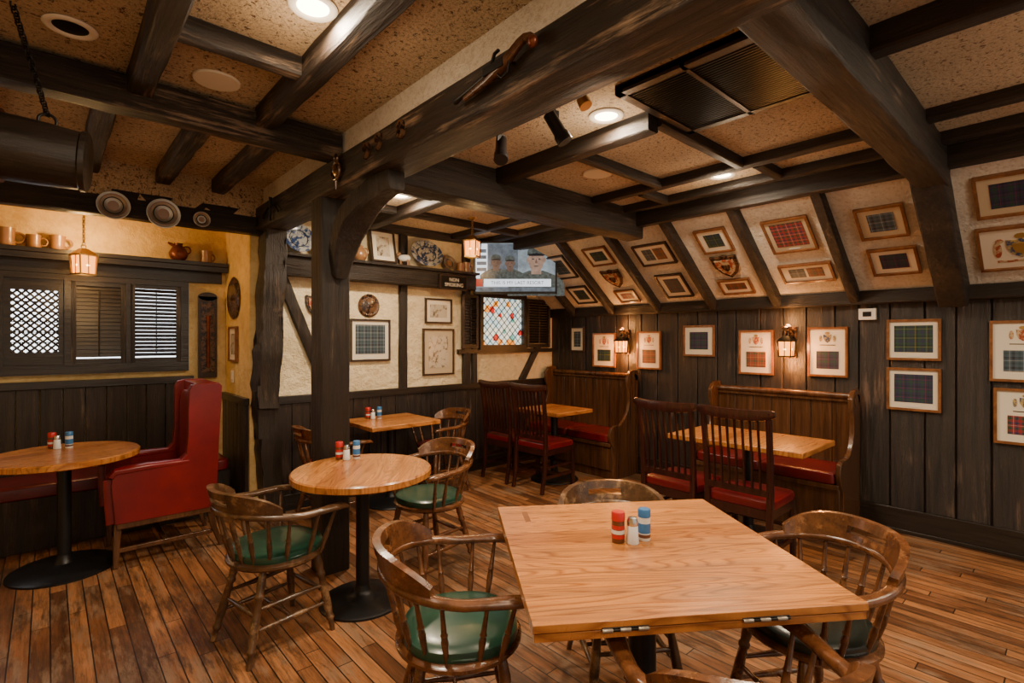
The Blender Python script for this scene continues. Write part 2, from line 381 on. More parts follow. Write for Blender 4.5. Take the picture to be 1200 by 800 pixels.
# ------------------------------------------------------------------ windows / shutters
def louver(b,x0,x1,z0,z1,y,ang=35,fr=.035,n=None):
    b.b(x0,x0+fr,y-.025,y,z0,z1,'panel'); b.b(x1-fr,x1,y-.025,y,z0,z1,'panel')
    b.b(x0+fr,x1-fr,y-.025,y,z0,z0+fr+.01,'panelX'); b.b(x0+fr,x1-fr,y-.025,y,z1-fr,z1,'panelX')
    n=n or int((z1-z0-2*fr)/.033)
    for i in range(n):
        z=z0+fr+.02+(z1-z0-2*fr-.02)*(i+.5)/n
        Mx=Matrix.Translation(((x0+x1)/2,y-.012,z))@Matrix.Rotation(math.radians(ang),4,'X')
        w=(x1-x0)/2-fr
        b.b(-w,w,-.017,.017,-.003,.003,'panelX',Mx)
    b.tube(((x0+x1)/2,y-.03,z0+fr+.03),((x0+x1)/2,y-.03,z1-fr-.03),[(0,.005),(1,.005)],'panelX',6)
b=B()
b.b(-.95,.92,YA-.012,YA-.004,1.30,2.03,'glassw')
for (x0,x1,z0,z1) in ((-1.0,.96,1.24,1.32),(-1.0,.96,2.0,2.045),(-.30,-.25,1.32,2.0),(.10,.14,1.32,2.0),(.50,.53,1.32,2.0),(.90,.96,1.32,2.0)):
    b.b(x0,x1,YA-.07,YA-.012,z0,z1,'panelX')
louver(b,.14,.50,1.32,2.0,YA-.03,76); louver(b,.53,.90,1.32,2.0,YA-.03,50); louver(b,-.70,-.30,1.32,2.0,YA-.03,40)
for s_ in (-1,1):
    for i in range(-14,22):
        xs=-.25+i*.05
        p0=V((xs,YA-.02,1.38)); p1=V((xs+s_*.56,YA-.02,1.94)); d=p1-p0
        ta=(-.22-p0.x)/d.x; tb=(.07-p0.x)/d.x
        if ta>tb: ta,tb=tb,ta
        ta=max(0,ta);tb=min(1,tb)
        if ta<tb-.02: b.tube(p0+d*ta,p0+d*tb,[(0,.009),(1,.009)],'panelX',5)
b.b(-.25,-.21,YA-.05,YA-.012,1.32,2.0,'panelX');b.b(.065,.10,YA-.05,YA-.012,1.32,2.0,'panelX')
b.b(-.21,.065,YA-.05,YA-.012,1.32,1.42,'panelX');b.b(-.21,.065,YA-.05,YA-.012,1.91,2.0,'panelX')
for zz in (1.50,1.58,1.66,1.74,1.82): b.b(-.21,.065,YA-.035,YA-.012,zz-.004,zz+.004,'panelX')
b.obj('window_1')
b=B(); b.b(-1.2,1.24,YA-.035,YA,2.05,2.20,'panelX'); b.b(-1.2,1.27,YA-.14,YA,2.20,2.235,'panelX'); b.b(-1.2,1.27,YA-.13,YA-.10,2.15,2.2,'panelX'); b.obj('alcove_shelf',bevel=.003)
b=B()
b.b(3.80,4.45,YF-.02,YF-.008,1.46,2.03,'stained')
for (x0,x1,z0,z1) in ((3.75,4.50,1.40,1.46),(3.75,4.50,2.02,2.08),(3.75,3.80,1.46,2.02),(4.45,4.50,1.46,2.02)):
    b.b(x0,x1,YF-.07,YF,z0,z1,'panelX')
for s_ in (-1,1):
    for i in range(-8,16):
        xs=3.80+i*.09
        p0=V((xs,YF-.024,1.46)); p1=V((xs+s_*.56,YF-.024,2.02)); d=p1-p0
        ta=(3.80-p0.x)/d.x; tb=(4.45-p0.x)/d.x
        if ta>tb: ta,tb=tb,ta
        ta=max(0,ta);tb=min(1,tb)
        if ta<tb-.02: b.tube(p0+d*ta,p0+d*tb,[(0,.005),(1,.005)],'black',5)
louver(b,3.50,3.74,1.42,2.04,YF-.03,50); louver(b,4.52,4.94,1.42,2.04,YF-.03,50)
b.b(3.46,5.0,YF-.05,YF,1.36,1.41,'panelX')
b.obj('window_2')
# ------------------------------------------------------------------ frames
def ellipse(cx,cy,rx,ry,n=24): return [(cx+rx*math.cos(2*math.pi*i/n),cy+ry*math.sin(2*math.pi*i/n)) for i in range(n)]
SH=[(-.5,.5),(-.2,.46),(0,.52),(.2,.46),(.5,.5),(.47,0),(.3,-.32),(0,-.55),(-.3,-.32),(-.47,0)]
def frame(name,Mx,w,h,kind,ti=0,fm='frame',fw=.018,inner='matboard'):
    b=B(); a=w/2;c=h/2
    for (x0,x1,y0,y1) in ((-a,a,c-fw,c),(-a,a,-c,-c+fw),(-a,-a+fw,-c+fw,c-fw),(a-fw,a,-c+fw,c-fw)):
        b.b(x0,x1,y0,y1,0,.024,fm)
    b.b(-a+fw,a-fw,-c+fw,c-fw,.002,.010,inner)
    g=fw+.02+.1*min(w,h)
    z0,z1=.010,.013
    if kind=='full': b.b(-a+g,a-g,-c+g,c-g,z0,z1,TT[ti])
    elif kind=='split':
        b.b(-a+g,a-g,-c+g,-c+g+(h-2*g)*.52,z0,z1,TT[ti])
        cy=c-g-h*.07; cm='crestb' if ti in (1,2) else 'crest'
        b.prism([(x*w*.20,cy+y*w*.22) for x,y in SH],z0,z1,cm)
        for q in (-1,1): b.prism(ellipse(q*w*.17,cy,w*.035,w*.09,14),z0,z1,cm)
        b.prism(ellipse(0,cy+w*.15,w*.06,w*.035,14),z0,z1,'gold')
        b.b(-w*.2,w*.2,cy-w*.19,cy-w*.175,z0,z1,'iron')
    elif kind=='wide': b.b(-a+g*.7,a-g*.7,-c+g*.9,c-g*.7,z0,z1,TT[ti]); b.b(-w*.12,w*.12,-c+fw+.008,-c+fw+.02,z0,z1,'label')
    elif kind=='print': b.b(-a+g,a-g,-c+g,c-g,z0,z1,'sketch')
    elif kind=='crest':
        b.prism([(x*w*.34,y*h*.40) for x,y in SH],z0,z1+.002,'crestb')
        b.prism([(x*w*.2,y*h*.24) for x,y in SH],z1,z1+.005,'gold')
        for sx_ in (-1,1):
            b.prism(ellipse(sx_*w*.27,-.02*h,w*.05,h*.18),z0,z1,'crest'); b.prism(ellipse(sx_*w*.24,h*.18,w*.045,h*.05),z0,z1,'crest')
        b.prism(ellipse(0,h*.27,w*.07,h*.06),z0,z1,'gold')
        b.b(-w*.28,w*.28,-h*.32,-h*.27,z0,z1,'crest')
    elif kind=='quad':
        for i,sx_ in enumerate((-1,1)): b.b(min(0,sx_*(a-g))+.01,max(0,sx_*(a-g))-.01,-c+g,c-g,z0,z1,TT[(ti+i)%5])
    return b.obj(name,Mx)
XW=XR-.03
def fr(y0,y1,z0,z1,kind,ti,fm='frame',inner='matboard'):
    frame('framed_tartan',basis((XW,(y0+y1)/2,(z0+z1)/2),(0,-1,0),(0,0,1)),abs(y1-y0),z1-z0,kind,ti,fm,inner=inner)
fr(4.20,4.43,1.37,1.685,'full',3,'dframe')
fr(3.72,4.06,1.19,1.60,'split',0)
fr(3.11,3.42,1.19,1.615,'split',4)
fr(2.50,2.84,1.35,1.67,'full',2)
fr(1.93,2.25,1.19,1.61,'split',4)
fr(1.33,1.64,1.20,1.63,'split',2)
fr(.72,1.06,1.36,1.68,'wide',0)
fr(.72,1.06,.967,1.30,'wide',2)
fr(.11,.452,1.226,1.655,'split',3)
fr(.10,.43,.79,1.18,'split',1)
def sf(Y,s,w,h,kind,ti,name='framed_tartan',fm='frame',inner='matboard'):
    p=V((5.03,Y,1.875))+sv*(s)+nn*.004
    return frame(name,basis(p,(0,-1,0),sv),w,h,kind,ti,fm,inner=inner)
def shield(name,Mx,w,h,m1='carved',m2='crest'):
    b=B(); b.prism([(x*w,y*h) for x,y in SH],0,.02,m1); b.prism([(x*w*.72,y*h*.72) for x,y in SH],.02,.03,m2)
    b.prism([(x*w*.3,y*h*.3) for x,y in SH],.03,.038,m1); return b.obj(name,Mx,.002)
sf(.96,.80,.29,.30,'full',3,inner='matbeige'); sf(.95,.40,.30,.28,'full',2)
sf(1.57,.80,.34,.36,'wide',1,inner='matbeige'); sf(1.56,.36,.40,.22,'quad',3)
sf(2.17,.86,.28,.28,'full',0); sf(2.19,.26,.30,.20,'full',4)
shield('heraldic_shield',basis(V((5.03,2.17,1.875))+sv*.54+nn*.01,(0,-1,0),sv),.24,.26)
sf(2.80,.80,.38,.28,'quad',3,fm='dframe'); sf(2.80,.34,.30,.34,'full',2,fm='dframe')
sf(3.43,.88,.30,.26,'full',0); sf(3.43,.24,.26,.20,'full',1)
shield('heraldic_shield',basis(V((5.03,3.43,1.875))+sv*.54+nn*.01,(0,-1,0),sv),.24,.26,'carved','crest')
sf(4.04,.80,.32,.36,'full',3,fm='dframe'); sf(4.04,.32,.30,.30,'full',0,fm='dframe')
sf(.28,.88,.36,.34,'full',2,inner='matbeige'); sf(.27,.42,.42,.40,'crest',0,name='framed_coat_of_arms',inner='matboard')
def ff(x0,x1,z0,z1,kind,ti,name,fm='dframe',inner='matboard'):
    frame(name,basis(((x0+x1)/2,YF-.004,(z0+z1)/2),(1,0,0),(0,0,1)),x1-x0,z1-z0,kind,ti,fm,inner=inner)
ff(2.18,2.61,1.307,1.725,'wide',3,'framed_tartan')
ff(3.03,3.38,1.70,1.973,'print',0,'framed_print'); ff(3.0,3.41,1.133,1.643,'print',0,'framed_print',inner='matbeige')
shield('heraldic_shield',basis((1.83,YF-.002,1.84),(1,0,0),(0,0,1)),.15,.18,'carved','crest')
b=B(); b.lathe((0,0,0),[(.11,0),(.115,.01),(.10,.022),(.085,.016),(.07,.02),(.04,.028),(0,.03)],'carved'); b.obj('carved_plaque',basis((2.38,YF-.002,1.86),(1,0,0),(0,0,1)))
b=B(); b.b(-.18,.18,-.08,.08,0,.03,'dframe'); b.b(-.165,.165,-.065,.065,.03,.034,'iron'); s_=b.obj('wooden_sign',basis((3.28,YF-.17,2.14),(1,0,0),(0,0,1)))
def text(name,body,size,Mx,mat,parent=None,ext=.001):
    cu=bpy.data.curves.new(name,'FONT'); cu.body=body; cu.size=size; cu.extrude=ext; cu.align_x='CENTER'; cu.align_y='CENTER'
    cu.materials.append(M[mat]); o=bpy.data.objects.new(name,cu); C.objects.link(o)
    if parent: o.parent=parent; o.matrix_local=Mx
    else: o.matrix_world=Mx
    return o
text('sign_text','NON\nSMOKING',.055,Matrix.Translation((0,.0,.035)),'label',s_)
b=B(); b.b(-.077,.077,-.38,.38,0,.04,'dframe'); b.b(-.055,.055,-.33,.33,.04,.045,'carved'); b.tube((0,-.28,.055),(0,.2,.055),[(0,.012),(.1,.016),(.8,.012),(1,.02)],'copper',8); b.prism(ellipse(0,.38,.077,.04),0,.04,'dframe'); b.obj('wall_case',basis((1.12,YA-.004,1.545),(1,0,0),(0,0,1)))
frame('framed_print',basis((1.276,5.23,1.48),(0,-1,0),(0,0,1)),.26,.32,'print')
b=B(); b.lathe((0,0,0),[(.19,0),(.195,.012),(.16,.028),(.12,.02),(.05,.03),(0,.032)],'carved'); b.obj('carved_plaque',basis((1.276,5.22,1.90),(0,-1,0),(0,0,1)))
b=B(); b.b(-.035,.035,-.055,.055,0,.008,'white'); b.b(-.01,.01,-.02,.02,.008,.014,'white'); b.obj('light_switch',basis((1.276,5.28,1.18),(0,-1,0),(0,0,1)))
b=B(); b.b(-.06,.06,-.045,.045,0,.03,'white'); b.tube((.02,.045,.015),(.02,.16,.015),[(0,.004),(1,.003)],'black',6); b.b(-.03,.03,-.02,.02,.03,.033,'iron'); b.obj('thermostat',basis((XW,1.19,1.73),(0,-1,0),(0,0,1)))
# ------------------------------------------------------------------ plates, mugs
def plate(name,Mx,r,mat,rz=1.,sx=1.):
    b=B(); S=Matrix.Diagonal((sx,1,1,1))
    b.lathe((0,0,0),[(r*.55,0),(r*.62,.006),(r*.98,.022),(r,.026),(r*.97,.026),(r*.62,.012),(r*.55,.008),(0,.008)],mat,36,S)
    b.torus((0,0,.025),r*.985,.003,mat,S,36,6)
    b.torus((0,0,.012),r*.58,.003,'iron',S,36,6)
    if mat=='pewter': b.lathe((0,0,.0085),[(r*.35,0),(r*.34,.003),(0,.003)],'clay',24,S); b.torus((0,0,.020),r*.8,.003,'clay',S,36,6)
    return b.obj(name,Mx)
for (x,z,r) in ((.35,2.48,.098),(.65,2.47,.108),(.90,2.465,.058)):
    plate('pewter_plate',basis((x,4.652,z),(1,0,0),(0,-.05,1)),r,'pewter')
def lean(x,z,y=YF-.1): return basis((x,y,z),(1,0,0),(0,.28,1))
plate('blue_platter',lean(2.99,2.43),.145,'delft',sx=1.35)
plate('decorative_plate',lean(1.66,2.42),.135,'delft'); plate('pewter_plate',lean(1.92,2.39),.11,'pewter')
plate('pewter_plate',lean(3.28,2.36),.08,'pewter')
frame('framed_print',basis((2.48,YF-.10,2.445),(1,0,0),(0,.2,1)),.27,.33,'print',0,'dframe')
def mug(name,x,y,z,mat,s=1.,ang=0):
    b=B(); b.lathe((0,0,0),[(.045,0),(.05,.01),(.046,.05),(.05,.10),(.052,.11),(.046,.11),(.042,.03),(0,.02)],mat,24)
    b.torus((0,0,0),.032,.007,mat,Matrix.Translation((.058,0,.055))@Matrix.Rotation(math.pi/2,4,'X'))
    b.obj(name,TR(x,y,z,ang)@Matrix.Scale(s,4))
mug('beer_mug',-.08,YA-.07,2.237,'clay',.9);mug('beer_mug',.06,YA-.07,2.237,'clay',1.0); mug('beer_mug',1.10,YA-.07,2.237,'clay',1.,.5); mug('beer_mug',-.24,YA-.07,2.237,'clay',1.2)
def jug(name,x,y,z,mat,s=1):
    b=B(); b.lathe((0,0,0),[(.05,0),(.075,.03),(.085,.07),(.06,.12),(.035,.15),(.04,.17),(.03,.17),(.02,.1),(0,.09)],mat,24)
    b.torus((0,0,0),.035,.008,mat,Matrix.Translation((.07,0,.11))@Matrix.Rotation(math.pi/2,4,'X'))
    b.tube((-.03,0,.14),(-.09,0,.17),[(0,.018),(1,.010)],mat,8)
    b.obj(name,TR(x,y,z)@Matrix.Scale(s,4))
jug('copper_jug',.88,YA-.07,2.237,'copper',.9); jug('stoneware_jug',2.22,YF-.14,2.277,'clay',.85)
mug('beer_mug',3.50,YF-.12,2.277,'clay',1.0); mug('beer_mug',3.40,YF-.15,2.277,'clay',.8)
b=B(); b.sup((0,0,.09),(.08,.045,.045),'label',.9,.9); b.sup((.08,0,.13),(.035,.025,.03),'clay',.9,.9)
for sx_ in (-.045,.045):
    for sy in (-.02,.02): b.tube((sx_,sy,.07),(sx_,sy,0),[(0,.014),(1,.01)],'clay',8)
for sy in (-.03,.03): b.torus((0,0,0),.018,.007,'clay',Matrix.Translation((.07,sy,.14))@Matrix.Rotation(math.pi/2,4,'X'))
b.obj('sheep_figurine',TR(2.70,YF-.15,2.277,2.4)@Matrix.Scale(.8,4))
# ------------------------------------------------------------------ iron things on main beam
for i,(ch_,y_,z_) in enumerate((('9',2.62,2.545),('9',2.48,2.555),('8',2.25,2.55))):
    text('iron_numeral',ch_,.13,basis((1.292,y_,z_),(0,-1,0),(0,0,1)),'carved',ext=.012)
b=B(); b.torus((0,0,.01),.05,.010,'carved'); b.torus((0,.075,.01),.022,.008,'carved')
b.lathe((0,0,0),[(.03,0),(.03,.015),(.01,.025),(0,.026)],'brass'); b.tube((0,-.06,.01),(0,-.11,.01),[(0,.01),(1,.004)],'carved',8); b.obj('horse_brass',basis((1.293,3.0,2.53),(0,-1,0),(0,0,1)))
b=B(); b.sweep([(-.16,-.02,.012),(-.08,.02,.012),(.02,.03,.012),(.10,.0,.012),(.17,-.05,.012)],[(.012,.014)]*5,'iron'); b.sweep([(-.02,-.09,.014),(-.01,.0,.014),(.0,.09,.014)],[(.012,.03),(.012,.016),(.012,.026)],'iron'); b.torus((-.17,-.03,.012),.022,.006,'iron')
b.obj('iron_tool',basis((1.292,4.2,2.53),(0,-1,0),(0,0,1)))
b=B()
b.tube((-.27,-.045,.02),(.03,.0,.02),[(0,.010),(.05,.013),(.1,.010),(1,.014)],'iron',12)
b.sweep([(-.2,-.052,.018),(-.05,-.03,.018),(.04,-.01,.018),(.10,.015,.02),(.15,.040,.02),(.18,.045,.02),(.21,.03,.02)],[(.02,.02),(.026,.028),(.03,.04),(.03,.036),(.028,.03),(.03,.03),(.04,.04)],'settle',up=(0,0,1))
b.sup((.22,.015,.02),(.022,.024,.018),'copper',1,1,12,8)
b.sweep([(0,.01,.035),(.02,.045,.035),(.045,.05,.035)],[(.01,.014)]*3,'iron'); b.sweep([(.02,-.03,.02),(.045,-.055,.02),(.08,-.045,.02),(.09,-.005,.02)],(.006,.008),'iron')
b.b(-.05,.07,-.02,.012,.034,.04,'iron'); b.tube((-.1,-.02,-.02),(-.1,-.02,.02),[(0,.006),(1,.006)],'iron',6);b.tube((.08,0,-.02),(.08,0,.02),[(0,.006),(1,.006)],'iron',6)
b.obj('flintlock_pistol',basis((1.28,1.50,2.55),(0,-1,0),(0,0,1))@Matrix.Scale(.95,4))
def chain(b,p0,p1,mat='iron',R=.014,r=.0035,Mx=None):
    p0=V(p0);p1=V(p1);L=(p1-p0).length;n=max(2,int(L/(R*1.5)));a=(p1-p0).normalized();u=a.orthogonal().normalized();w=a.cross(u)
    for i in range(n):
        p=p0.lerp(p1,(i+.5)/n); uu,ww=(u,w) if i%2 else (w,u)
        m=Matrix(((a.x,uu.x,ww.x,p.x),(a.y,uu.y,ww.y,p.y),(a.z,uu.z,ww.z,p.z),(0,0,0,1)))@Matrix.Diagonal((1.2,.8,1,1))
        b.torus((0,0,0),R,r,mat,m,12,5)
b=B()
b.tube((-.18,3.03,2.33),(.14,2.98,2.31),[(0,.13),(.02,.145),(.08,.145),(.1,.138),(.5,.135),(.9,.125),(.92,.132),(.98,.132),(1,.12)],'panelX',28)
b.tube((-.26,3.04,2.335),(-.14,3.025,2.33),[(0,.03),(.1,.08),(.4,.13),(.7,.155),(1,.15)],'copper',28)
b.tube((-.30,3.045,2.34),(-.25,3.04,2.335),[(0,.012),(.5,.03),(1,.02)],'copper',12)
b.torus((0,0,0),.03,.006,'iron',Matrix.Translation((.0,3.0,2.465))@Matrix.Rotation(math.pi/2,4,'X'))
chain(b,(.0,3.0,2.49),(-.10,2.72,2.80)); b.obj('hanging_keg')
# ------------------------------------------------------------------ lanterns / lights
def plight(name,loc,e,col=(1,.6,.25),r=.03,kind='POINT',size=.15,spread=None):
    l=bpy.data.lights.new(name,kind); l.energy=e; l.color=col
    if kind=='POINT': l.shadow_soft_size=r
    if kind=='AREA':
        l.shape='DISK'; l.size=size
        if spread: l.spread=math.radians(spread)
    o=bpy.data.objects.new(name,l); o.location=loc; C.objects.link(o); return o
def lantern_parts(b,z,s=1.,mat='brass',ox=0):
    w=.055*s;h=.14*s
    T_=Matrix.Translation((ox,0,0))
    for sx_ in (-1,1):
        for sy in (-1,1): b.tube((sx_*w,sy*w,z-h/2),(sx_*w*1.15,sy*w*1.15,z+h/2),[(0,.006*s),(1,.006*s)],mat,6,T_)
        b.b(sx_*w*1.05-.003,sx_*w*1.05+.003,-.003,.003,z-h/2,z+h/2,mat,T_)
        b.b(-.003,.003,sx_*w*1.05-.003,sx_*w*1.05+.003,z-h/2,z+h/2,mat,T_)
    b.b(-w*1.1,w*1.1,-w*1.1,w*1.1,z-h/2-.012,z-h/2,mat,T_); b.b(-w*1.25,w*1.25,-w*1.25,w*1.25,z+h/2,z+h/2+.01,mat,T_)
    b.hexa([(-w*.9,-w*.9,z-h/2),(w*.9,-w*.9,z-h/2),(w*.9,w*.9,z-h/2),(-w*.9,w*.9,z-h/2),(-w,-w,z+h/2),(w,-w,z+h/2),(w,w,z+h/2),(-w,w,z+h/2)],'amber',T_)
    b.sup((0,0,z-.005),(w*1.02,w*1.02,h*.2),'flame',1,1,12,8,T_)
    q=w*1.25
    b.hexa([(-q,-q,z+h/2+.01),(q,-q,z+h/2+.01),(q,q,z+h/2+.01),(-q,q,z+h/2+.01),(-.02,-.02,z+h/2+.06*s),(.02,-.02,z+h/2+.06*s),(.02,.02,z+h/2+.06*s),(-.02,.02,z+h/2+.06*s)],mat,T_)
    b.torus((0,0,0),.018*s,.004,mat,Matrix.Translation((ox,0,z+h/2+.075*s))@Matrix.Rotation(math.pi/2,4,'X'),12,6)
def hlantern(x,y,z,zc,s=1):
    b=B(); lantern_parts(b,z,s); chain(b,(0,0,z+.16*s),(0,0,zc),'brass',.012,.003); b.lathe((0,0,zc-.015),[(.03,0),(.045,.015)],'brass',16); b.obj('hanging_lantern',TR(x,y,0,.5))
hlantern(.205,5.10,2.09,2.62,.95); plight('lantern_light',(.205,5.22,2.30),15,(1,.58,.20)); plight('lantern_light',(.205,5.10,1.93),5)
hlantern(3.06,3.97,2.40,2.70,1.0); plight('lantern_light',(3.06,3.97,2.24),9,(1,.58,.22))
def sconce(Y):
    b=B(); b.b(-.015,0,-.05,.05,-.12,.17,'carved')
    b.tube((0,0,.12),(-.09,0,.16),[(0,.03),(.5,.022),(1,.035)],'carved',10); b.torus((-.10,0,.155),.035,.012,'carved')
    lantern_parts(b,-.03,.9,'iron',-.095)
    b.tube((-.095,0,.15),(-.095,0,.07),[(0,.005),(1,.005)],'iron',6)
    b.obj('wall_sconce',TR(XW,Y,1.47)); 
    plight('sconce_light',(XW-.10,Y,1.31),12,(1,.36,.08),.03); plight('sconce_light',(XW-.10,Y,1.69),4.5,(1,.42,.12),.02)
    for dy in (-.12,.12): plight('sconce_light',(XW-.12,Y+dy,1.45),3,(1,.36,.08),.03)
sconce(3.58); sconce(1.785)
def can(x,y,z,on=True,e=30,r=.075):
    b=B(); b.torus((0,0,0),r,.016,'white',Matrix.Diagonal((1,1,.5,1)),32,8); b.lathe((0,0,.001),[(r,0),(r*.98,.002)],'lamp' if on else 'iron',28); b.obj('recessed_light',TR(x,y,z-.006))
    if on:
        plight('recessed_lamp',(x,y,z-.03),e,(1,.80,.56),kind='AREA',size=.14)
        plight('ceiling_spill_fill',(x,y,z-.20),e*.17,(1,.74,.48),r=.08)  # extra point light added below the can to brighten the ceiling
can(.07,2.77,2.80,False); can(.757,1.98,2.80,True,36)
can(2.18,1.68,2.70,True,36); can(3.58,1.73,2.70,True,30); can(2.14,3.73,2.70,True,42)
can(1.0,.2,2.80,True,28); can(-.3,.9,2.80,True,26); can(2.9,-.5,2.70,True,36); can(-.2,-1.2,2.8,True,26); can(3.5,-1.3,2.7,True,26)  # unseen cans around and behind the camera, added to brighten the room
def speaker(x,y,z): 
    b=B(); b.lathe((0,0,0),[(.10,0),(.105,.006),(.105,.01)],'matboard',32); b.obj('ceiling_speaker',TR(x,y,z-.011))
speaker(.62,2.86,2.80); speaker(2.89,2.30,2.70)
b=B(); b.b(1.78,1.81,1.40,2.2,2.665,2.70,'iron'); 
for (Y,dx,mt) in ((2.08,-.035,'black'),(1.69,.035,'black')):
    b.tube((1.795,Y,2.665),(1.795,Y,2.61),[(0,.008),(1,.008)],'black',8)
    b.b(1.768,1.822,Y-.006,Y+.006,2.575,2.615,'black')
    b.tube((1.795-dx*.6,Y+.02,2.60),(1.795+dx,Y-.04,2.46),[(0,.02),(.04,.030),(.7,.032),(.75,.038),(1,.038)],mt,20)
b.tube((1.795,1.52,2.665),(1.795,1.52,2.62),[(0,.008),(1,.008)],'black',8)
b.tube((1.795,1.53,2.63),(1.80,1.50,2.57),[(0,.015),(.3,.026),(1,.030)],'brass',16)
b.obj('track_light')
b=B(); b.b(1.96,2.64,.78,1.46,2.67,2.70,'iron'); 
for (x0,x1,y0,y1) in ((1.96,2.64,.78,.82),(1.96,2.64,1.42,1.46),(1.96,2.64,1.11,1.13),(1.96,2.0,.78,1.46),(2.60,2.64,.78,1.46)): b.b(x0,x1,y0,y1,2.655,2.69,'panelX')
for i in range(30):
    x_=2.01+i*.0198
    b.b(x_,x_+.007,.82,1.42,2.66,2.68,'black')
b.obj('air_vent')
b=B(); b.b(2.5,2.8,3.05,3.35,2.68,2.70,'iron')
for i in range(9): b.b(2.52+i*.03,2.53+i*.03,3.07,3.33,2.67,2.69,'panelX')
b.obj('air_vent')
# ------------------------------------------------------------------ TV
b=B(); w=.48;h=.30
b.b(-w,w,-h,h,-.05,-.004,'black'); 
for (x0,x1,y0,y1) in ((-w,w,h-.022,h),(-w,w,-h,-h+.028),(-w,-w+.022,-h,h),(w-.022,w,-h,h)): b.b(x0,x1,y0,y1,-.005,.010,'black')
def em(n,c,s=1.,var=.5,sc=9):
    m=newmat(n,tuple(q*.05 for q in c),.3,emit=c,es=s); k=NT(m); o=k.obj()
    cc=k.ramp(k.noise(sc,o,5,.7),[(.3,tuple(q*(1-var) for q in c)),(.7,tuple(q*(1+var*.6) for q in c))]); k.l(cc,k.b.inputs['Emission Color']); M[n]=m
em('tv_sky',(.30,.36,.40),1.,.6,5);em('tv_skin',(.40,.25,.18),1.,.45,14);em('tv_skin2',(.17,.10,.075),1.,.4,14);em('tv_camo',(.09,.105,.095),1.,.8,30);em('tv_dark',(.012,.012,.016),1.,.1);em('tv_white',(.8,.86,.92),1.6,.05);em('tv_red',(.5,.02,.02),1.,.1);em('tv_blue',(.10,.17,.26),1.,.4);em('tv_grey',(.14,.17,.20),1.,.6,12)
b.b(-w+.022,w-.022,-h+.028,h-.022,-.004,0,'tv_sky')
b.b(-.45,-.32,-.12,.27,0,.0012,'tv_white')
for i in range(4): b.b(-.44,-.33,.17-i*.07,.21-i*.07,.001,.0018,'tv_grey')
b.b(-.31,.03,-.15,.27,0,.0012,'tv_grey')
def pers(cx,cy,s,skin,cap=True):
    b.prism([(cx-.20*s,cy-.25*s),(cx+.20*s,cy-.25*s),(cx+.19*s,cy-.15*s),(cx+.14*s,cy-.11*s),(cx+.05*s,cy-.075*s),(cx-.05*s,cy-.075*s),(cx-.14*s,cy-.11*s),(cx-.19*s,cy-.15*s)],.002,.003,'tv_camo')
    b.prism([(cx-.035*s,cy-.10*s),(cx+.035*s,cy-.10*s),(cx+.032*s,cy-.03*s),(cx-.032*s,cy-.03*s)],.003,.0035,skin)
    for q in (-1,1): b.prism(ellipse(cx+q*.056*s,cy-.002*s,.010*s,.018*s,12),.0032,.0036,skin)
    b.prism([(cx+x_*s,cy+y_*s) for x_,y_ in ((-.054,.03),(-.052,-.02),(-.042,-.055),(-.02,-.078),(.02,-.078),(.042,-.055),(.052,-.02),(.054,.03),(.04,.06),(-.04,.06))],.0036,.004,skin)
    b.prism([(cx+x_*s,cy+y_*s) for x_,y_ in ((-.062,.028),(0,.040),(.062,.028),(.060,.062),(.040,.088),(0,.097),(-.040,.088),(-.060,.062))],.004,.0046,'tv_camo')
    b.prism([(cx+x_*s,cy+y_*s) for x_,y_ in ((-.05,.026),(.05,.026),(.056,.036),(0,.046),(-.056,.036))],.0046,.005,'tv_dark')
    for q in (-.022,.022):
        b.prism(ellipse(cx+q*s,cy+.004*s,.008*s,.0035*s,10),.0042,.005,'tv_dark')
    b.prism([(cx-.009*s,cy-.024*s),(cx+.009*s,cy-.024*s),(cx+.003*s,cy+.004*s),(cx-.003*s,cy+.004*s)],.0042,.0044,'tv_skin2'); b.prism(ellipse(cx,cy-.044*s,.018*s,.003*s,10),.0042,.005,'tv_dark')
pers(.24,.09,1.65,'tv_skin'); pers(-.22,.06,.95,'tv_skin2'); pers(-.06,.05,.9,'tv_skin2')
b.b(-.36,.41,-.215,-.13,.006,.007,'tv_white'); b.b(-.455,.455,-.27,-.225,.006,.007,'tv_grey'); b.b(-.455,-.37,-.215,-.13,.007,.008,'tv_red')
b.b(-.1,.1,-.1,.1,-.16,-.05,'iron')
tv=b.obj('television',basis((3.98,4.36,2.345),(.7428,-.6695,0),(-.05,-.055,1)))
text('caption_text','THIS IS MY LAST RESORT',.055,Matrix.Translation((.025,-.173,.0075)),'tv_dark',tv,.0003)
b=B(); b.tube((4.05,4.46,2.34),(4.18,4.77,2.38),[(0,.025),(1,.025)],'iron',8); b.obj('tv_wall_bracket')
